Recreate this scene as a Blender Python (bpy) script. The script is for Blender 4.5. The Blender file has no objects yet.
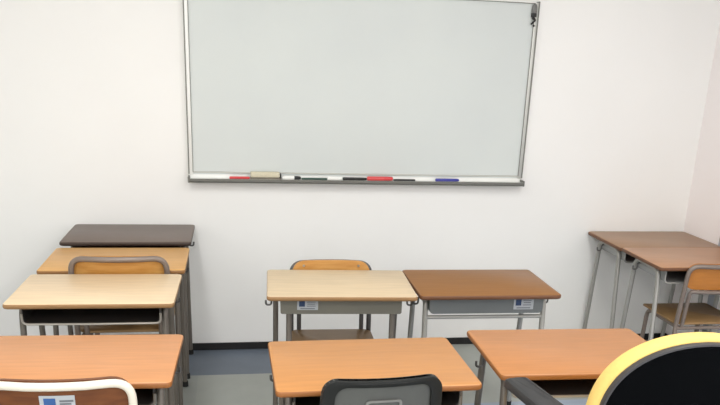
import bpy, bmesh, math, random
from mathutils import Vector, Matrix
random.seed(7)
C = bpy.context.scene.collection
PI = math.pi

# ------------------------------------------------------------------ materials
def lin(c):
    return tuple(((v/255)/12.92 if v/255 <= .04045 else ((v/255+.055)/1.055)**2.4) for v in c) + (1,)

def mat(name, rgb, rough=.5, metal=0., spec=.5, noise=0., nscale=8., stretch=(1, 1, 1), rgb2=None, coat=0., bump=0.):
    m = bpy.data.materials.new(name); m.use_nodes = True
    nt = m.node_tree; b = nt.nodes['Principled BSDF']
    b.inputs['Roughness'].default_value = rough
    b.inputs['Metallic'].default_value = metal
    b.inputs['Specular IOR Level'].default_value = spec
    b.inputs['Coat Weight'].default_value = coat
    b.inputs['Coat Roughness'].default_value = .25
    c1 = lin(rgb)
    c2 = lin(rgb2) if rgb2 else tuple(v*(1-noise) for v in c1[:3]) + (1,)
    tc = nt.nodes.new('ShaderNodeTexCoord'); mp = nt.nodes.new('ShaderNodeMapping')
    mp.inputs['Scale'].default_value = stretch
    nz = nt.nodes.new('ShaderNodeTexNoise'); nz.inputs['Scale'].default_value = nscale
    nz.inputs['Detail'].default_value = 5
    rp = nt.nodes.new('ShaderNodeValToRGB')
    rp.color_ramp.elements[0].position = .35; rp.color_ramp.elements[1].position = .65
    rp.color_ramp.elements[0].color = c2; rp.color_ramp.elements[1].color = c1
    L = nt.links.new
    L(tc.outputs['Object'], mp.inputs['Vector']); L(mp.outputs['Vector'], nz.inputs['Vector'])
    L(nz.outputs['Fac'], rp.inputs['Fac']); L(rp.outputs['Color'], b.inputs['Base Color'])
    if bump:
        bp = nt.nodes.new('ShaderNodeBump'); bp.inputs['Strength'].default_value = bump
        bp.inputs['Distance'].default_value = .002
        L(nz.outputs['Fac'], bp.inputs['Height']); L(bp.outputs['Normal'], b.inputs['Normal'])
    return m

GR = (1.2, 14, 14)
def wood(name, rgb, rgb2, rough=.38, spec=.45):
    return mat(name, rgb, rough, spec=spec, nscale=5, stretch=GR, rgb2=rgb2)

M = {}
M['wall'] = mat('wall_paint', (241, 240, 237), .9, spec=.2, noise=.015, nscale=2.2)
M['wall_r'] = mat('right_wall_paint', (252, 246, 245), .9, spec=.2, noise=.015, nscale=2.2)
M['ceil'] = mat('ceiling_paint', (235, 235, 232), .95, spec=.1, noise=.02)
M['black_base'] = mat('black_vinyl', (22, 21, 21), .6, noise=.1)
M['tile_grey'] = mat('grey_vinyl_tile', (166, 170, 164), .42, noise=.07, nscale=6)
M['tile_light'] = mat('light_vinyl_tile', (160, 164, 160), .42, noise=.07, nscale=6)
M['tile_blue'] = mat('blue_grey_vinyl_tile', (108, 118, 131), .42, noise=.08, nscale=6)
M['tile_pale'] = mat('pale_blue_vinyl_tile', (160, 172, 188), .42, noise=.08, nscale=6)
M['strip'] = mat('grey_blue_trim', (172, 175, 184), .6, noise=.05)
# desk tops
M['top_dark'] = wood('dark_brown_laminate', (103, 86, 76), (98, 82, 72))
M['top_gold'] = wood('golden_oak_laminate', (217, 166, 98), (207, 158, 93))
M['top_cream'] = wood('cream_maple_laminate', (233, 207, 170), (222, 197, 162))
M['top_cream2'] = wood('pale_maple_laminate', (211, 189, 156), (201, 180, 148))
M['top_orange'] = wood('orange_beech_laminate', (202, 141, 92), (192, 134, 87))
M['top_orange2'] = wood('warm_beech_laminate', (193, 135, 78), (184, 128, 74))
M['top_orange3'] = wood('apricot_beech_laminate', (186, 126, 76), (177, 120, 72))
M['top_brown'] = wood('brown_teak_laminate', (144, 99, 54), (137, 94, 51), .33, .2)
M['top_far'] = wood('red_brown_laminate', (162, 123, 90), (154, 117, 85), .34)
M['top_far2'] = wood('brown_pink_laminate', (187, 140, 104), (178, 133, 99), .34)
M['edge_dark'] = mat('dark_edge', (62, 48, 40), .5, noise=.1)
M['edge_gold'] = mat('golden_brown_edge', (150, 106, 60), .5, noise=.12)
M['edge_cream'] = mat('tan_edge', (158, 120, 78), .5, noise=.12)
M['edge_orange'] = mat('caramel_edge', (156, 97, 45), .45, noise=.12)
M['edge_brown'] = mat('brown_edge', (112, 72, 44), .5, noise=.12)
# metals and plastics
M['tube'] = mat('taupe_grey_tube', (112, 105, 97), .38, metal=.25, noise=.06)
M['tube_dark'] = mat('dark_grey_tube', (92, 90, 88), .4, metal=.3, noise=.06)
M['tube_light'] = mat('light_grey_tube', (168, 166, 160), .32, metal=.35, noise=.05)
M['tube_rose'] = mat('worn_grey_brown_tube', (132, 119, 110), .4, metal=.25, noise=.1)
M['tube_cream'] = mat('cream_white_tube', (226, 218, 202), .35, noise=.04)
M['tray_metal'] = mat('olive_grey_tray', (122, 119, 108), .45, metal=.15, noise=.06)
M['tray_grey'] = mat('slate_grey_plastic_tray', (112, 116, 116), .42, noise=.06, nscale=3)
M['tray_light'] = mat('light_grey_plastic_tray', (160, 160, 158), .45, noise=.06)
M['tray_black'] = mat('dark_steel_tray', (52, 49, 47), .5, noise=.06)
M['lip'] = mat('worn_steel_lip', (170, 164, 154), .35, metal=.4, noise=.06)
M['rubber'] = mat('black_rubber', (30, 30, 30), .7, noise=.1)
M['ply'] = wood('golden_plywood', (206, 152, 82), (190, 132, 62), .4)
M['ply_seat'] = wood('shaded_plywood', (150, 118, 78), (143, 112, 74), .4)  # grey-brown seat ply, shade on the seats is in the colour
M['ply_or'] = wood('amber_plywood', (182, 116, 46), (173, 110, 43), .4)
M['ply_brown'] = wood('dark_brown_plywood', (116, 66, 30), (98, 52, 22), .4)
M['bolt'] = mat('steel_bolt', (190, 186, 176), .3, metal=.7)
M['sticker'] = mat('white_sticker', (180, 184, 188), .5, noise=.03)
M['sticker_bl'] = mat('blue_print', (52, 92, 150), .5, noise=.05)
M['sticker_navy'] = mat('navy_print', (40, 62, 100), .5, noise=.05)
M['print_grey'] = mat('grey_print', (112, 116, 122), .5, noise=.1)
M['white'] = mat('white_plastic', (238, 238, 234), .4)
M['plastic_black'] = mat('charcoal_plastic', (28, 29, 28), .6, spec=.3, noise=.08, nscale=30)
M['plastic_panel'] = mat('grey_charcoal_plastic', (84, 85, 82), .5, noise=.08, nscale=30)
M['plastic_line'] = mat('scuffed_grey_plastic', (124, 124, 120), .4, noise=.08)
M['armpad'] = mat('dark_grey_arm_pad', (48, 48, 49), .55, noise=.08, nscale=40)
M['shell'] = mat('black_plastic_shell', (5, 6, 8), .9, spec=.06, noise=.1, nscale=60)
M['shell_rim'] = mat('shell_edge_highlight', (58, 56, 58), .5, noise=.05)  # highlight along the black shell's edge, painted as a grey
M['yellow'] = mat('yellow_fabric', (238, 202, 120), .85, spec=.2, noise=.06, nscale=90, bump=.2)
# whiteboard
M['board'] = mat('whiteboard_enamel', (208, 213, 210), .32, spec=.4, rgb2=(204, 209, 207), nscale=2.0)
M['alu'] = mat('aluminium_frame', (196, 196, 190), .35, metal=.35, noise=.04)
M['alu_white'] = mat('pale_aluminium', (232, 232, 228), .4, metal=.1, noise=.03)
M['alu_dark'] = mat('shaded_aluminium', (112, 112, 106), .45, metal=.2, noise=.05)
M['line'] = mat('dark_seam', (120, 120, 114), .5)
M['red'] = mat('red_plastic', (206, 62, 66), .4)
M['pink'] = mat('coral_red_plastic', (214, 78, 78), .4)
M['blue'] = mat('blue_plastic', (58, 62, 150), .4)
M['ink'] = mat('black_plastic', (24, 24, 24), .45)
M['green'] = mat('dark_green_plastic', (42, 70, 60), .45)
M['felt'] = mat('beige_felt', (214, 206, 182), .9, spec=.1, noise=.08, nscale=120)
M['feltbase'] = mat('grey_eraser_sole', (120, 114, 102), .9, noise=.1)
M['clipgrey'] = mat('grey_clip', (110, 110, 108), .4, metal=.3)

# ------------------------------------------------------------------ helpers
def obj(name, bm, m, parent=None, label=None, smooth=True, angle=40):
    me = bpy.data.meshes.new(name)
    bmesh.ops.remove_doubles(bm, verts=bm.verts, dist=1e-6)
    bmesh.ops.recalc_face_normals(bm, faces=bm.faces)
    bm.to_mesh(me); bm.free()
    for mm in (m if isinstance(m, (list, tuple)) else [m]):
        me.materials.append(mm)
    if smooth:
        for p in me.polygons: p.use_smooth = True
        me.set_sharp_from_angle(angle=math.radians(angle))
    o = bpy.data.objects.new(name, me); C.objects.link(o)
    if parent: o.parent = parent
    if label: o['label'] = label
    return o

def tag(o, label, cat, group=None):
    o['label'] = label; o['category'] = cat
    if group: o['group'] = group
    return o

def thing(name, label, cat, loc, rz=0, group=None):
    o = bpy.data.objects.new(name, None); C.objects.link(o)
    o.empty_display_size = .1
    o.location = loc; o.rotation_euler = (0, 0, rz)
    return tag(o, label, cat, group)

def box(bm, c, s, bevel=0., seg=2, mi=0, rot=None):
    r = bmesh.ops.create_cube(bm, size=1)
    vs = r['verts']
    T = Matrix.Translation(c) @ (rot.to_4x4() if rot else Matrix.Identity(4)) @ Matrix.Diagonal((*s, 1))
    bmesh.ops.transform(bm, matrix=T, verts=vs)
    fs = list({f for v in vs for f in v.link_faces})
    for f in fs: f.material_index = mi
    if bevel:
        es = list({e for v in vs for e in v.link_edges})
        bmesh.ops.bevel(bm, geom=es, offset=bevel, segments=seg, profile=.5, affect='EDGES', material=mi)

def cyl(bm, p0, p1, r0, r1=None, n=14, mi=0):
    r1 = r0 if r1 is None else r1
    p0, p1 = Vector(p0), Vector(p1); d = p1-p0
    q = Vector((0, 0, 1)).rotation_difference(d).to_matrix().to_4x4()
    r = bmesh.ops.create_cone(bm, cap_ends=True, segments=n, radius1=r0, radius2=r1, depth=d.length)
    bmesh.ops.transform(bm, matrix=Matrix.Translation((p0+p1)/2) @ q, verts=r['verts'])
    for f in {f for v in r['verts'] for f in v.link_faces}: f.material_index = mi

def fillet(pts, rad, n=6):
    P = [Vector(p) for p in pts]; out = [P[0]]
    for i in range(1, len(P)-1):
        a, b, c = P[i-1], P[i], P[i+1]
        u = (a-b).normalized(); w = (c-b).normalized()
        ang = u.angle(w)
        if ang > PI-.05: out.append(b); continue
        rr = rad[i] if isinstance(rad, (list, tuple)) else rad
        t = min(rr/math.tan(ang/2), (a-b).length*.49, (c-b).length*.49)
        A, B = b+u*t, b+w*t
        for k in range(n+1):
            s = k/n
            out.append(A*(1-s)**2 + b*2*s*(1-s) + B*s*s)
    out.append(P[-1]); return out

def tube(bm, pts, r, n=12, mi=0, cap=True):
    P = [Vector(p) for p in pts]
    Q = [P[0]]
    for p in P[1:]:
        if (p-Q[-1]).length > 1e-5: Q.append(p)
    P = Q
    t0 = (P[1]-P[0]).normalized()
    ref = Vector((0, 0, 1)) if abs(t0.z) < .9 else Vector((1, 0, 0))
    nrm = t0.cross(ref).normalized(); rings = []
    pt = t0
    for i, p in enumerate(P):
        t = (P[min(i+1, len(P)-1)]-P[max(i-1, 0)]).normalized()
        nrm = pt.rotation_difference(t) @ nrm; pt = t
        b = t.cross(nrm)
        rr = r[i] if isinstance(r, list) else r
        rings.append([bm.verts.new(p + (nrm*math.cos(2*PI*k/n)+b*math.sin(2*PI*k/n))*rr) for k in range(n)])
    for a, b in zip(rings, rings[1:]):
        for k in range(n):
            bm.faces.new((a[k], a[(k+1) % n], b[(k+1) % n], b[k])).material_index = mi
    if cap:
        bm.faces.new(rings[0][::-1]).material_index = mi; bm.faces.new(rings[-1]).material_index = mi

def rrect(w, d, r, n=5):
    pts = []
    for cx, cy, a0 in ((w/2-r, d/2-r, 0), (-w/2+r, d/2-r, 90), (-w/2+r, -d/2+r, 180), (w/2-r, -d/2+r, 270)):
        for k in range(n+1):
            a = math.radians(a0+90*k/n); pts.append((cx+r*math.cos(a), cy+r*math.sin(a)))
    return pts

def stack(bm, layers, fn=lambda x, y, z: (x, y, z), mis=None, capb=True, capt=True):
    """layers: list of (outline, z); skin them; fn warps"""
    rings = [[bm.verts.new(fn(x, y, z)) for x, y in o] for o, z in layers]
    n = len(rings[0])
    for i, (a, b) in enumerate(zip(rings, rings[1:])):
        for k in range(n):
            f = bm.faces.new((a[k], a[(k+1) % n], b[(k+1) % n], b[k]))
            if mis: f.material_index = mis[i]
    if capb:
        f = bm.faces.new(rings[0][::-1]); f.material_index = mis[0] if mis else 0
    if capt:
        f = bm.faces.new(rings[-1]); f.material_index = mis[-1] if mis else 0

def panel(bm, w, h, r, th, fn, nx=16, nz=8, bev=.003):
    """rounded vertical panel in x-z; fn(x,t,z)->xyz with t the thickness coordinate, gridded so it can curve"""
    def half(z):   # half width at height z in [0,h]
        dz = min(z, h-z)
        if dz >= r: return w/2
        return w/2 - r + math.sqrt(max(0, r*r-(r-dz)**2))
    zs = sorted(set([0.] + [r*(1-math.cos(PI/2*k/5)) for k in range(6)] + [h-r*(1-math.cos(PI/2*k/5)) for k in range(6)] +
                    [r+(h-2*r)*k/nz for k in range(nz+1)]))
    zz = []
    for z in zs:
        if not zz or z-zz[-1] > 1e-5: zz.append(z)
    grids = []
    for t in (0, th):
        grids.append([[bm.verts.new(fn((2*i/nx-1)*half(z), t, z)) for i in range(nx+1)] for z in zz])
    A, B = grids; nz_ = len(zz)
    for j in range(nz_-1):
        for i in range(nx):
            bm.faces.new((A[j][i], A[j][i+1], A[j+1][i+1], A[j+1][i]))
            bm.faces.new((B[j][i], B[j+1][i], B[j+1][i+1], B[j][i+1]))
    for j in range(nz_-1):
        bm.faces.new((A[j][0], A[j+1][0], B[j+1][0], B[j][0]))
        bm.faces.new((A[j][nx], B[j][nx], B[j+1][nx], A[j+1][nx]))
    for i in range(nx):
        bm.faces.new((A[0][i], B[0][i], B[0][i+1], A[0][i+1]))
        bm.faces.new((A[-1][i], A[-1][i+1], B[-1][i+1], B[-1][i]))

def new(): return bmesh.new()
def struct(name, bm, m, smooth=False):
    o = obj(name, bm, m, smooth=smooth); o['kind'] = 'structure'; return o

# ------------------------------------------------------------------ room
YW, XR, XL, YF, ZC = 4.164, 2.669, -2.3, -1.6, 2.65
xs = [XL]; x = .40-.45*6
ts = .45
bm = new()
x0 = -.185-ts*5; y0 = 3.796-ts*12
for i in range(12):
    for j in range(14):
        a, b = max(XL, x0+i*ts), min(XR, x0+(i+1)*ts)
        c, d = max(YF, y0+j*ts), min(YW, y0+(j+1)*ts)
        if b <= a or d <= c: continue
        cx, cy = (a+b)/2, (c+d)/2
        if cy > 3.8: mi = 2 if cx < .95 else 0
        else:
            q = (i*5+j*3) % 7
            mi = 3 if (.6 < cx and cy < 3.4) else (1 if q in (1, 4) else 0)
        f = bm.faces.new([bm.verts.new((u, v, 0)) for u, v in ((a, c), (b, c), (b, d), (a, d))])
        f.material_index = mi
me_floor = struct('floor', bm, [M['tile_grey'], M['tile_light'], M['tile_blue'], M['tile_pale']])

def quad(name, pts, m):
    bm = new(); bm.faces.new([bm.verts.new(p) for p in pts]); return struct(name, bm, m)
bm = new(); box(bm, ((XL+XR)/2, YW+.05, ZC/2), (XR-XL+.2, .1, ZC)); struct('wall_back', bm, M['wall'])
bm = new(); box(bm, (XR+.05, (YF+YW)/2, ZC/2), (.1, YW-YF, ZC)); struct('wall_right', bm, M['wall_r'])
bm = new(); box(bm, (XL-.05, (YF+YW)/2, ZC/2), (.1, YW-YF, ZC)); struct('wall_left', bm, M['wall'])
bm = new(); box(bm, ((XL+XR)/2, (YF+YW)/2, ZC+.05), (XR-XL+.2, YW-YF, .1)); struct('ceiling', bm, M['ceil'])
BH = .042
bm = new(); box(bm, ((XL+XR)/2, YW-.004, BH/2), (XR-XL, .008, BH), .002, 1); struct('baseboard_back', bm, M['black_base'])
bm = new(); box(bm, (XR-.004, (YF+YW)/2, BH/2), (.008, YW-YF-.02, BH), .002, 1); struct('baseboard_right', bm, M['black_base'])
bm = new(); box(bm, (XL+.004, (YF+YW)/2, BH/2), (.008, YW-YF-.02, BH), .002, 1); struct('baseboard_left', bm, M['black_base'])
bm = new(); box(bm, (XR-.006, 3.762, 1.05), (.012, .07, 2.0), .003, 1); struct('trim_1', bm, M['strip'])

# ------------------------------------------------------------------ whiteboard
bx0, bx1, bz0, bz1 = -.218, 1.612, .970, 1.919
wb = thing('whiteboard', 'wide wall-mounted whiteboard with slim aluminium frame and pen tray', 'whiteboard', ((bx0+bx1)/2, YW, bz0))
W, H = bx1-bx0, bz1-bz0
bm = new(); box(bm, (0, -.011, H/2+.01), (W-.02, .018, H-.03)); obj('writing_surface', bm, M['board'], wb, smooth=False)
fw = .026
for s in (-1, 1):
    bm = new()
    box(bm, (s*(W/2-fw/2), -.014, H/2+.012), (fw, .026, H-.024), .004, 2, 0)
    box(bm, (s*(W/2-.004), -.0285, H/2+.012), (.006, .003, H-.03), 0, 1, 1)
    box(bm, (s*(W/2-fw+.001), -.0265, H/2+.012), (.003, .004, H-.05), 0, 1, 1)
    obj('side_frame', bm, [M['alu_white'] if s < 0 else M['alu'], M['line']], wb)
bm = new(); box(bm, (0, -.014, H-.006), (W-.004, .026, .012), .003, 2)
box(bm, (0, -.0265, H-.013), (W-.05, .003, .003), 0, 1, 1)
obj('top_frame', bm, [M['alu_white'], M['line']], wb)
bm = new(); box(bm, (0, -.013, .036), (W-.01, .024, .008), .002, 1); obj('bottom_frame', bm, M['alu'], wb)
# pen tray: back strip, ledge and front lip as one profile, the lip's shade put into its colour
bm = new()
prof = [(-.002, .034), (-.016, .034), (-.020, .006), (-.066, .004), (-.068, .009), (-.072, .009), (-.072, -.004), (-.062, -.013), (-.002, -.013)]
ra = [bm.verts.new((-W/2+.004, y, z)) for y, z in prof]; rb = [bm.verts.new((W/2-.004, y, z)) for y, z in prof]
for k in range(len(prof)):
    k2 = (k+1) % len(prof)
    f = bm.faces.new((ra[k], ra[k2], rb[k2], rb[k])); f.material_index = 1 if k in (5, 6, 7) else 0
bm.faces.new(ra).material_index = 1; bm.faces.new(rb[::-1]).material_index = 1
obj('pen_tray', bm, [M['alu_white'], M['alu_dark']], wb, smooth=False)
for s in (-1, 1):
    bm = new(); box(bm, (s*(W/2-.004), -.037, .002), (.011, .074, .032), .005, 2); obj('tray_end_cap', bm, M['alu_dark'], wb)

# things on the tray
LED = bz0+.0062
def mx(px): return -.214*.99 + (px*.991-.8-189.5)*.00553*.9895
YT = YW-.052
def marker(px0, px1, body, cap, label, capside=1, r=.0085, tip=None, ry=0.):
    a, b = mx(px0), mx(px1); L = b-a
    t = thing('whiteboard_marker', label, 'marker', ((a+b)/2, YT+ry, LED), 0, 'markers on the whiteboard pen tray')
    s = capside; cl = min(.05, L*.36)
    bm = new(); xa, xb = -s*L/2, s*(L/2-cl)
    tube(bm, [(xa, 0, r), (xa+s*.004, 0, r), (xa+(xb-xa)*.5, 0, r), (xb, 0, r)], [r*.8, r, r, r]); obj('barrel', bm, body, t)
    bm = new(); tube(bm, [(xb, 0, r*1.0), (xb+s*cl*.6, 0, r), (s*L/2-s*.003, 0, r), (s*L/2, 0, r)], [r*1.0, r, r*.85, r*.6]); obj('cap', bm, cap, t)
    return t
marker(230, 249.5, M['red'], M['red'], 'red marker lying left of the beige eraser on the pen tray', 1, .007)
marker(281, 299, M['white'], M['ink'], 'short white marker with a black cap, just right of the beige eraser', 1, .010)
marker(299.5, 325, M['green'], M['green'], 'long thin dark green marker in the middle of the pen tray', -1, .006)
marker(325.5, 340, M['white'], M['white'], 'plain white marker between the dark green and black ones', 1, .0095)
marker(340.5, 364.5, M['ink'], M['ink'], 'black marker touching the left end of the thick red marker', 1, .0085)
marker(365, 391, M['pink'], M['red'], 'thick red marker in the middle right of the pen tray', 1, .0115)
marker(391.5, 414, M['ink'], M['ink'], 'slim black marker to the right of the thick red marker', -1, .0055)
marker(435, 459.5, M['blue'], M['blue'], 'blue marker lying alone on the right half of the pen tray', 1, .0085)
a, b = mx(250), mx(279.5)
t = thing('board_eraser', 'beige felt whiteboard eraser with dark end on the pen tray', 'eraser', ((a+b)/2, YT+.003, LED))
bm = new(); box(bm, (0, 0, .006), (b-a, .034, .012), .002, 1); obj('sole', bm, M['feltbase'], t)
bm = new(); box(bm, (-.003, 0, .025), (b-a-.008, .034, .028), .006, 3); obj('grip', bm, M['felt'], t)
bm = new(); box(bm, ((b-a)/2-.001, 0, .016), (.005, .035, .030), .002, 1); obj('end_cap', bm, M['ink'], t)

# clip with cord at the top right corner of the board
t = thing('hanging_clip', 'small grey and black clip with cord hanging from the top right corner of the whiteboard', 'clip', (1.583, YW-.031, 1.791))
def obz(*a):
    bmesh.ops.scale(a[1], vec=(.95, 1, .86), verts=a[1].verts); return obj(*a)
bm = new(); stack(bm, [(rrect(.030*k, .013*k2, .006*k2), z) for k, k2, z in ((.8, .8, .078), (1, 1, .082), (1.05, 1, .10), (.9, 1, .118), (.55, .8, .129), (.35, .6, .133))]); obz('clip_body', bm, M['clipgrey'], t)
bm = new(); box(bm, (-.001, 0, .067), (.029, .014, .024), .003, 2); obz('band', bm, M['ink'], t)
bm = new(); tube(bm, fillet([(-.008, 0, .056), (.006, 0, .046), (.010, 0, .036), (-.004, 0, .024), (-.012, 0, .014)], .008), .0055, 8)
tube(bm, fillet([(-.010, 0, .050), (-.004, -.003, .044), (.006, 0, .047)], .004), .0045, 8); obz('cord', bm, M['ink'], t)
bm = new(); bmesh.ops.create_icosphere(bm, subdivisions=2, radius=.0065); bmesh.ops.translate(bm, vec=(.004, 0, .0065), verts=bm.verts)
cyl(bm, (.004, 0, .008), (.002, 0, .03), .0012); obz('bead', bm, M['ink'], t)

# ------------------------------------------------------------------ school desk
TW, TD, TT = .612, .408, .021
def sticker(parent, c, w, h, facing, dark):
    """facing: +1 sticker looks toward local +y, -1 toward -y; parts of the tray it is stuck on"""
    s = facing
    bm = new(); box(bm, c, (w, .0012, h), 0); st = obj('sticker', bm, M['sticker'], parent, 'white inventory sticker with blue emblem', smooth=False)
    x, y, z = c
    bm = new(); box(bm, (x+s*w*.27, y+s*.001, z+h*.12), (w*.28, .001, h*.55), 0); obj('emblem', bm, M[dark], st, smooth=False)
    bm = new()
    for k, ww in ((.30, .42), (.10, .36), (-.10, .42)):
        box(bm, (x-s*w*.17, y+s*.001, z+h*k), (w*ww, .001, h*.07), 0)
    box(bm, (x, y+s*.001, z-h*.36), (w*.7, .001, h*.08), 0)
    obj('print', bm, M['print_grey'], st, smooth=False)
    return st

def desk(loc, z, yaw, label, top, edge, tubem, traym, front_hw=.262, back_hw=.262, crossbar=False, traylow=.07, tray_w=.50,
         stick=None, lipm=None, traybev=.02, yoff=.0):
    """student side is local -y"""
    t = thing('school_desk', label, 'desk', (loc[0], loc[1], 0), yaw, 'single school desks in the classroom')
    zu = z-TT
    # top slab with softly rounded edge
    bm = new(); R0 = .015
    L = []
    for ins, zz in ((.006, zu), (.0015, zu+.003), (0, zu+.008), (0, z-.006), (.0015, z-.002), (.005, z)):
        L.append((rrect(TW-2*ins, TD-2*ins, R0), zz))
    stack(bm, L, mis=[1, 1, 1, 1, 0])
    for f in bm.faces:
        if len(f.verts) > 6 and f.calc_center_median().z < zu+.002: f.material_index = 1
    tp = obj('desktop', bm, [top, edge], t)
    # book tray: open at -y
    bm = new()
    w, d, hh = tray_w, .30, traylow
    y0, y1 = -.165, .145
    zb = zu-hh
    prof = []
    rr = traybev
    for k in range(6):
        a = PI+PI/2*k/5
        prof.append((-w/2+rr+rr*math.cos(a), zb+rr+rr*math.sin(a)))
    for k in range(6):
        a = 1.5*PI+PI/2*k/5
        prof.append((w/2-rr+rr*math.cos(a), zb+rr+rr*math.sin(a)))
    prof = [(-w/2, zu-.001)] + prof + [(w/2, zu-.001)]
    th = .003
    inner = [(x*(1-2*th/w), zz+(th if zz < zu-.01 else 0)) for x, zz in prof]
    A = [bm.verts.new((x, y0, zz)) for x, zz in prof]; B = [bm.verts.new((x, y1, zz)) for x, zz in prof]
    Ai = [bm.verts.new((x, y0, zz)) for x, zz in inner]; Bi = [bm.verts.new((x, y1-th, zz)) for x, zz in inner]
    n = len(prof)
    for k in range(n-1):
        bm.faces.new((A[k], A[k+1], B[k+1], B[k])); bm.faces.new((Ai[k], Bi[k], Bi[k+1], Ai[k+1]))
        bm.faces.new((A[k], Ai[k], Ai[k+1], A[k+1]))
    bm.faces.new(B); bm.faces.new(Bi[::-1])
    tr = obj('book_tray', bm, traym, t, angle=35)
    bm = new()
    tube(bm, fillet([(-w/2-.001, y0, zu-.03), (-w/2-.001, y0, zb), (0, y0-.002, zb-.001), (w/2+.001, y0, zb), (w/2+.001, y0, zu-.03)], .026), .0045, 8)
    obj('tray_lip', bm, lipm or tubem, tr)
    if stick:
        side, sx, sw, sh, dark = stick
        sticker(tr, (sx, y1+.001 if side > 0 else y0-.003, zb+hh*.54), sw, sh, side, dark)
    # legs: inverted U at each side, splayed in y
    r = .0118
    ft, bt, zt = -.115+yoff, .115+yoff, zu-.014
    for s in (-1, 1):
        xf, xb = s*front_hw, s*back_hw
        pts = fillet([(xf, -.172+yoff, .012), (xf, ft, zt), (xf*.5+xb*.5, yoff, zt)], .05)
        bm = new(); tube(bm, pts, r); lg = obj('leg', bm, tubem, t)
        bm = new(); cyl(bm, (xf, -.1725+yoff, 0), (xf, -.170+yoff, .028), .0155, .0150); obj('foot_cap', bm, M['rubber'], lg)
        pts = fillet([(xb, .172+yoff, .012), (xb, bt, zt), (xf*.5+xb*.5, yoff, zt)], .05)
        bm = new(); tube(bm, pts, r); lg = obj('leg', bm, tubem, t)
        bm = new(); cyl(bm, (xb, .1725+yoff, 0), (xb, .170+yoff, .028), .0155, .0150); obj('foot_cap', bm, M['rubber'], lg)
        # bag hook
        bm = new()
        hx = s*max(front_hw, back_hw)
        tube(bm, fillet([(hx, .06, zt-.010), (hx+s*.018, .06, zt-.014), (hx+s*.020, .06, zt-.046), (hx+s*.042, .06, zt-.046), (hx+s*.042, .06, zt-.026)], .010, 4), .0042, 8)
        obj('bag_hook', bm, M['tube_dark'], t)
    if crossbar:
        bm = new(); zc = zb-.022
        f = (zc-.012)/(zt-.012); yb = .172+(bt-.172)*f+yoff
        tube(bm, [(-back_hw, yb, zc), (0, yb, zc), (back_hw, yb, zc)], .0085); obj('crossbar', bm, tubem, t)
    # lower side bars
    return t

desk((-.499, 3.936), .728, -.006, 'dark brown topped desk against the back wall, farthest of the left column', M['top_dark'], M['edge_dark'], M['tube'], M['tray_black'])
desk((-.506, 3.494), .710, -.005, 'golden oak topped desk with a plywood chair, in front of the dark brown desk', M['top_gold'], M['edge_gold'], M['tube'], M['tray_black'])
desk((-.519, 3.029), .711, -.02, 'cream topped desk with open black book tray, left column in front of the golden desk', M['top_cream'], M['edge_cream'], M['tube'], M['tray_black'], lipm=M['lip'])
desk((-.477, 2.314), .702, -.033, 'orange beech desk in the left foreground with a cream framed chair', M['top_orange'], M['edge_orange'], M['tube'], M['tray_black'])
desk((.449, 3.125), .696, PI-.051, 'cream topped desk turned around, sticker at the left of its olive grey tray', M['top_cream2'], M['edge_cream'], M['tube'], M['tray_metal'], front_hw=.268, back_hw=.215, stick=(1, .140, .085, .042, 'sticker_navy'), traylow=.072, tray_w=.50, traybev=.008)
desk((1.071, 3.138), .690, PI-.017, 'brown topped desk turned around, slate grey tray with sticker on the right', M['top_brown'], M['edge_brown'], M['tube_light'], M['tray_grey'], crossbar=True, stick=(1, -.162, .088, .050, 'sticker_navy'), traylow=.078)
desk((.420, 2.206), .707, .01, 'orange beech desk in the middle foreground with a charcoal plastic chair', M['top_orange2'], M['edge_orange'], M['tube'], M['tray_black'])
desk((1.110, 2.248), .714, -.026, 'orange beech desk in the right foreground in front of the yellow and black office chair', M['top_orange3'], M['edge_orange'], M['tube'], M['tray_black'], lipm=M['lip'])
desk((2.361, 3.953), .691, 0, 'red brown topped desk in the far right corner against the back wall', M['top_far'], M['edge_brown'], M['tube_light'], M['tray_light'])
desk((2.362, 3.539), .694, -.006, 'red brown topped desk by the right wall with a plywood chair pushed in', M['top_far2'], M['edge_brown'], M['tube_light'], M['tray_light'])

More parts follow.
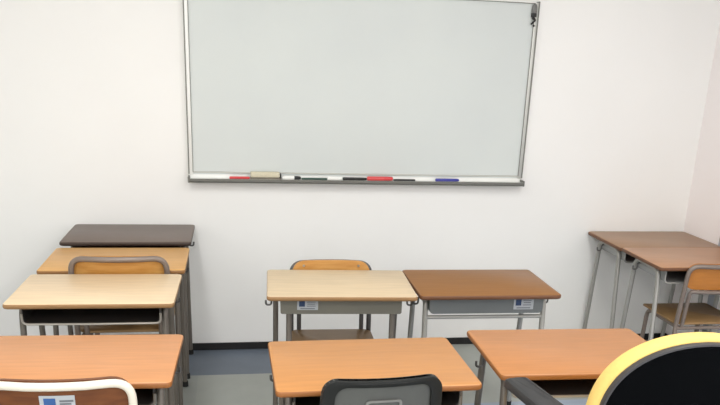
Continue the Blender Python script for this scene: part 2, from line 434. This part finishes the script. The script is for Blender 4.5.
# ------------------------------------------------------------------ plywood chair (sitter faces +y)
def chair(loc, yaw, s, label, tubem, plym, seatm, stick=False):
    t = thing('school_chair', label, 'chair', (loc[0], loc[1], 0), yaw, 'plywood school chairs with tube frames')
    r = .0115*s
    hw = .187*s; zs = .42*s; zt = .738*s
    def bow(x): return -.028*s*(1-min(1, abs(x)/hw)**2)
    # back frame: uprights and bowed top bar
    pts = [(-hw, -.172*s, zs-.02), (-hw, -.205*s, zt)]
    for k in range(3, 8):
        x = -hw+2*hw*k/10; pts.append((x, -.205*s+bow(x), zt))
    pts += [(hw, -.205*s, zt), (hw, -.172*s, zs-.02)]
    rad = [.08*s]*len(pts)
    P = fillet(pts, rad, 7)
    bm = new(); tube(bm, P, r); obj('back_frame', bm, tubem, t)
    # lower brace under the backrest
    h2 = .150*s; zb = .598*s
    pts = [(-h2, -.168*s, zs-.02), (-h2, -.19*s, zb)] + [(-h2+2*h2*k/8, -.19*s+bow(-h2+2*h2*k/8), zb) for k in range(1, 8)] + [(h2, -.19*s, zb), (h2, -.168*s, zs-.02)]
    bm = new(); tube(bm, fillet(pts, .035*s, 6), r*.9); obj('back_brace', bm, tubem, t)
    # backrest panel in front of the tubes
    def fn(x, tt, z): return (x, -.178*s-.03*s*(z/(.14*s))*.55+bow(x)*1.0+tt, .608*s+z)
    bm = new(); panel(bm, .366*s, .142*s, .050*s, .012*s, fn); br = obj('backrest', bm, plym, t)
    for sx in (-1, 1):
        bm = new()
        for z in (.120,):
            x = sx*.130*s; p = Vector(fn(x, .012*s, z*s)); cyl(bm, p+Vector((0, -.002, 0)), p+Vector((0, .003, 0)), .007*s, .005*s, 10)
        obj('bolt', bm, M['bolt'], br)
    if stick:
        c = fn(-.0, 0, .1*s)
        sw, sh = .092, .05
        bm = new(); p = lambda x, z, o: (x, fn(x, 0, z)[1]-o, fn(x, 0, z)[2])
        def patch(bm, x0, x1, z0, z1, o, n=6):
            for k in range(n):
                a, b = x0+(x1-x0)*k/n, x0+(x1-x0)*(k+1)/n
                bm.faces.new([bm.verts.new(p(*q, o)) for q in ((a, z0), (b, z0), (b, z1), (a, z1))])
        X0, Z1 = -.048, .099*s
        patch(bm, X0, X0+sw, Z1-sh, Z1, .0008); st = obj('sticker', bm, M['sticker'], br, 'white inventory sticker with blue emblem', smooth=False)
        bm = new(); patch(bm, X0+.011, X0+.042, Z1-.036, Z1-.008, .0014); obj('emblem', bm, M['sticker_bl'], st, smooth=False)
        bm = new()
        for k in range(3): patch(bm, X0+.052, X0+.088-.006*(k % 2), Z1-.020-k*.009, Z1-.014-k*.009, .0014)
        obj('print', bm, M['print_grey'], st, smooth=False)
    # seat: slightly dished slab
    bm = new(); L = []
    def warp(x, y, z):
        e = max(0, (y-.12*s)/(.07*s)); return (x, y, z-.010*s*e*e+.006*s*(x/(.19*s))**2-.004*s)
    for ins, zz in ((.004, zs-.013*s), (0, zs-.010*s), (0, zs-.003*s), (.003, zs)):
        L.append((rrect(.385*s-2*ins, .365*s-2*ins, .045*s, 6), zz))
    L2 = [([(x, y+.012*s) for x, y in o], z) for o, z in L]
    stack(bm, L2, warp); obj('seat', bm, seatm, t)
    # legs
    zr = zs-.013*s-r-.004*s
    for sx in (-1, 1):
        bm = new(); tube(bm, fillet([(sx*.172*s, .168*s, .01), (sx*.165*s, .150*s, zr), (sx*.165*s, -.165*s, zr)], .045*s), r)
        lg = obj('leg', bm, tubem, t)
        bm = new(); cyl(bm, (sx*.172*s, .168*s, 0), (sx*.172*s, .167*s, .025), .0145*s); obj('foot_cap', bm, M['rubber'], lg)
        bm = new(); tube(bm, [(sx*hw, -.20*s, .01), (sx*hw, -.186*s, .2*s), (sx*hw, -.172*s, zs-.02)], r)
        lg = obj('leg', bm, tubem, t)
        bm = new(); cyl(bm, (sx*hw, -.20*s, 0), (sx*hw, -.199*s, .025), .0145*s); obj('foot_cap', bm, M['rubber'], lg)
    bm = new(); tube(bm, [(-hw, -.172*s, zs-.03*s), (hw, -.172*s, zs-.03*s)], r*.8); obj('rear_rail', bm, tubem, t)
    return t

chair((-.470, 3.475), 0, 1.045, 'plywood chair with grey tube frame between the golden and cream desks', M['tube_rose'], M['ply'], M['ply_seat'])
chair((-.462, 2.205), -.02, 1.025, 'brown plywood chair with cream white tube frame and sticker, left foreground', M['tube_cream'], M['ply_brown'], M['ply_brown'], True)
chair((.440, 3.185), PI-.03, .965, 'plywood chair facing the camera, behind the turned cream desk in the middle', M['tube_dark'], M['ply'], M['ply_seat'])
chair((2.374, 3.515), 0, .955, 'amber plywood chair by the right wall, pushed under a red brown desk', M['tube_rose'], M['ply_or'], M['ply_seat'])

# ------------------------------------------------------------------ charcoal plastic chair
t = thing('plastic_chair', 'charcoal grey plastic chair with rounded back at the middle foreground desk', 'chair', (.392, 2.12, 0), .055)
def pf(x, tt, z):
    return (x*(1-.10*z/.34), -.175-.045*(z/.34)-.022*(1-(x/.18)**2)+tt, .442+z)
bm = new(); panel(bm, .372, .345, .045, .014, pf, 18, 10); bk = obj('backrest', bm, M['plastic_panel'], t)
# raised rim round the back face
def loop(w, h, z0, r, n=8):
    pts = []
    base = rrect(w, h, r, n); m = len(base)
    for i in range(m):
        (xa, za), (xb, zb) = base[i], base[(i+1) % m]
        k = 10 if i % (n+1) == n else 1          # subdivide the straight runs so they follow the curve
        for j in range(k):
            pts.append((xa+(xb-xa)*j/k, za+(zb-za)*j/k+z0+h/2))
    return pts
bm = new()
out, inn = loop(.372, .345, 0, .045), loop(.298, .292, .034, .036)
ra = [bm.verts.new(pf(x, .012, z)) for x, z in out]; rb = [bm.verts.new(pf(x, -.010, z)) for x, z in out]
mid = [bm.verts.new(pf(x*.95, -.013, (z-.1725)*.955+.1725)) for x, z in out]
rc = [bm.verts.new(pf(x, -.009, z)) for x, z in inn]; rd = [bm.verts.new(pf(x, .004, z)) for x, z in inn]
n = len(out)
for A, B in ((ra, rb), (rb, mid), (mid, rc), (rc, rd)):
    for k in range(n): bm.faces.new((A[k], A[(k+1) % n], B[(k+1) % n], B[k]))
obj('rim', bm, M['plastic_black'], bk)
bm = new()
o2, i2 = loop(.112, .04, .243, .012, 4), loop(.096, .026, .250, .008, 4)
q1 = [bm.verts.new(pf(x, -.001, z)) for x, z in o2]; q2 = [bm.verts.new(pf(x, -.006, z)) for x, z in o2]
q3 = [bm.verts.new(pf(x, -.006, z)) for x, z in i2]; q4 = [bm.verts.new(pf(x, -.001, z)) for x, z in i2]
n = len(o2)
for A, B in ((q1, q2), (q2, q3), (q3, q4)):
    for k in range(n): bm.faces.new((A[k], A[(k+1) % n], B[(k+1) % n], B[k]))
obj('grip_slot', bm, M['plastic_line'], bk)
bm = new()
L = [(rrect(.39-2*i, .40-2*i, .06, 6), z) for i, z in ((.012, .412), (0, .422), (0, .434), (.01, .440))]
stack(bm, [([(x, y+.01) for x, y in o], z) for o, z in L], lambda x, y, z: (x, y, z-.10*max(0, y-.13)**1.0+.05*(x*x))); obj('seat', bm, M['plastic_black'], t)
for sx in (-1, 1):
    for sy in (-1, 1):
        bm = new(); tube(bm, fillet([(sx*.195, sy*.20, .012), (sx*.165, sy*.13, .395), (sx*.08, sy*.09, .404)], .03), .011)
        lg = obj('leg', bm, M['tube_light'], t)
        bm = new(); cyl(bm, (sx*.195, sy*.20, 0), (sx*.194, sy*.198, .026), .015); obj('foot_cap', bm, M['rubber'], lg)

# ------------------------------------------------------------------ office chair (sitter faces +y)
OX, OY = 1.128, 1.83
t = thing('office_chair', 'yellow cushioned office chair with black back shell and armrests, right foreground', 'chair', (OX, OY, 0), -.02)
# star base with castors
bm = new(); cyl(bm, (0, 0, .055), (0, 0, .12), .035, .03, 20)
hub = obj('hub', bm, M['ink'], t)
for k in range(5):
    a = 2*PI*k/5+.3; d = Vector((math.cos(a), math.sin(a), 0))
    bm = new(); tube(bm, [d*.02+Vector((0, 0, .092)), d*.15+Vector((0, 0, .085)), d*.275+Vector((0, 0, .068))], [.024, .02, .014])
    bl = obj('base_spoke', bm, M['ink'], t)
    w = d.cross(Vector((0, 0, 1))); c = d*.27+Vector((0, 0, .027))
    bm = new(); cyl(bm, c-w*.022, c-w*.006, .027, None, 18); cyl(bm, c+w*.006, c+w*.022, .027, None, 18); cyl(bm, c, c+Vector((0, 0, .035)), .009); obj('castor', bm, M['ink'], bl)
bm = new(); cyl(bm, (0, 0, .11), (0, 0, .27), .025); cyl(bm, (0, 0, .26), (0, 0, .41), .014); obj('gas_column', bm, M['tube_dark'], t)
bm = new(); box(bm, (0, 0, .418), (.18, .24, .035), .01, 2); obj('seat_plate', bm, M['ink'], t)
bm = new()
stack(bm, [(rrect(.48-2*i, .46-2*i, .09-min(.05, i), 8), z) for i, z in ((.03, .434), (.008, .442), (0, .462), (.004, .482), (.03, .498))]); obj('seat', bm, M['yellow'], t)
# backrest: oval-shouldered cushion with a black shell behind
BZ0, BZ1 = .53, 1.010
def half_w(u, W):   # u 0..1 bottom to top
    if u < .45: return W*(.80+.20*math.sin(u/.45*PI/2))
    v = (u-.45)/.55
    return W*max(0, 1-v**2.6)**(1/2.1)
def back_outline(W, z0, z1, n=28):
    us = [1-(1-k/n)**1.6 for k in range(n+1)]
    R = [(half_w(u, W), z0+(z1-z0)*u) for u in us]
    L = [(-x, z) for x, z in reversed(R)][1:]
    return R+L
YB = -.225
def bfn(x, tt, z):
    zz = (z-BZ0)/(BZ1-BZ0)
    return (x, YB-.035*zz+.55*x*x*1.0+tt, z)
def skin_outlines(bm, layers):
    rings = [[bm.verts.new(bfn(x, tt, z)) for x, z in o] for o, tt in layers]
    n = len(rings[0])
    for A, B in zip(rings, rings[1:]):
        for k in range(n): bm.faces.new((A[k], A[(k+1) % n], B[(k+1) % n], B[k]))
    for ring, (o, tt) in ((rings[0], layers[0]), (rings[-1], layers[-1])):
        # fill by strips between left and right halves so the face follows the curve
        m = len(o); half = m//2
        rows = [(ring[k], ring[m-1-k] if k else ring[m-1]) for k in range(half+1)]
        prev = None
        for k in range(half):
            r0, l0 = ring[k], ring[(m-1-k)]
            z0 = o[k][1]; x0 = o[k][0]; xl = o[m-1-k][0]
            row = [r0]+[bm.verts.new(bfn(x0+(xl-x0)*j/10, tt, z0+(o[m-1-k][1]-z0)*j/10)) for j in range(1, 10)]+[l0]
            if prev:
                for j in range(10): bm.faces.new((prev[j], prev[j+1], row[j+1], row[j]))
            prev = row
        if m % 2:
            apex = ring[half]
            for j in range(10): bm.faces.new((prev[j], prev[j+1], apex))
def O(W, dz): return back_outline(W, BZ0+dz, BZ1-dz)
bm = new(); skin_outlines(bm, [(O(.238, .012), .0), (O(.246, .004), .008), (O(.249, 0), .022), (O(.243, .005), .046), (O(.220, .03), .060)]); bk = obj('back_cushion', bm, M['yellow'], t)
bm = new(); skin_outlines(bm, [(O(.222, .028), -.017), (O(.231, .019), -.014), (O(.234, .016), .002)]); sh = obj('back_shell', bm, M['shell'], bk)
bm = new()
la = [(O(.2345, .0155), .004), (O(.2370, .0130), -.004), (O(.2345, .0155), -.0145), (O(.2300, .0200), -.0155)]
rings = [[bm.verts.new(bfn(x, tt, z)) for x, z in o] for o, tt in la]
n = len(rings[0])
for A, B in zip(rings, rings[1:]):
    for k in range(n): bm.faces.new((A[k], A[(k+1) % n], B[(k+1) % n], B[k]))
obj('shell_rim', bm, M['shell_rim'], sh)
bm = new(); tube(bm, fillet([(0, -.05, .42), (0, -.27, .42), (0, -.275, .72)], .06), .022); obj('back_support', bm, M['ink'], t)
for sx in (-1, 1):
    bm = new(); tube(bm, fillet([(sx*.18, -.01, .425), (sx*.30, -.01, .425), (sx*.315, -.01, .727)], .05), .018)
    box(bm, (sx*.316, -.012, .731), (.045, .13, .012), .003, 1)
    ar = obj('armrest_support', bm, M['ink'], t)
    bm = new()
    a = .18*(1 if sx < 0 else -1)
    rot = Matrix.Rotation(a, 3, 'Z')
    def aw(x, y, z, rot=rot, sx=sx):
        k = 1-.18*((y/.125)**2 if y > 0 else .4*(y/.125)**2)
        v = rot @ Vector((x*k, y, 0)); return (v.x+sx*.318, v.y-.012, z+.027-.012*max(0, abs(y)-.09)/.035)
    stack(bm, [(rrect(.082-2*i, .25-2*i, .03-min(.012, i), 6), z) for i, z in ((.008, .708), (0, .714), (0, .728), (.004, .735), (.014, .738))], aw); obj('arm_pad', bm, M['armpad'], ar)

# ------------------------------------------------------------------ light
def area(name, loc, size, power, rot=(0, 0, 0), col=(1, 1, 1)):
    d = bpy.data.lights.new(name, 'AREA'); d.shape = 'RECTANGLE'; d.size, d.size_y = size; d.energy = power; d.color = col
    o = bpy.data.objects.new(name, d); C.objects.link(o); o.location = loc; o.rotation_euler = rot; return o
area('ceiling_lamp', (-.5, 1.9, 2.62), (.35, 1.25), 27, col=(1, .997, .985))
area('ceiling_lamp', (1.4, 1.9, 2.62), (.35, 1.25), 24, col=(1, .997, .985))
area('ceiling_lamp', (-.5, -.2, 2.62), (.35, 1.25), 27, col=(1, .997, .985))
area('ceiling_lamp', (1.4, -.2, 2.62), (.35, 1.25), 24, col=(1, .997, .985))
w = bpy.data.worlds.new('world'); bpy.context.scene.world = w; w.use_nodes = True
w.node_tree.nodes['Background'].inputs['Color'].default_value = (1, 1, 1, 1)
w.node_tree.nodes['Background'].inputs['Strength'].default_value = 2.2

# ------------------------------------------------------------------ camera
cd = bpy.data.cameras.new('camera'); cam = bpy.data.objects.new('camera', cd); C.objects.link(cam)
f, p, r, yaw, h, cy = 770.97, .324973, .0390985, .172466, 1.61528, 112.806
right = Vector((math.cos(yaw), -math.sin(yaw), 0)); fw0 = Vector((math.sin(yaw), math.cos(yaw), 0)); up0 = Vector((0, 0, 1))
F = math.cos(p)*fw0-math.sin(p)*up0; U0 = math.sin(p)*fw0+math.cos(p)*up0
Rv = math.cos(r)*right+math.sin(r)*U0; U = -math.sin(r)*right+math.cos(r)*U0
cam.matrix_world = Matrix(((Rv.x, U.x, -F.x, 0), (Rv.y, U.y, -F.y, 0), (Rv.z, U.z, -F.z, h), (0, 0, 0, 1)))
cd.sensor_width = 36; cd.sensor_fit = 'HORIZONTAL'; cd.lens = f/720*36; cd.shift_y = cy/720
cd.clip_start = .05
bpy.context.scene.camera = cam
vs = bpy.context.scene.view_settings
vs.view_transform = 'Standard'; vs.look = 'None'; vs.exposure = 0; vs.gamma = 1
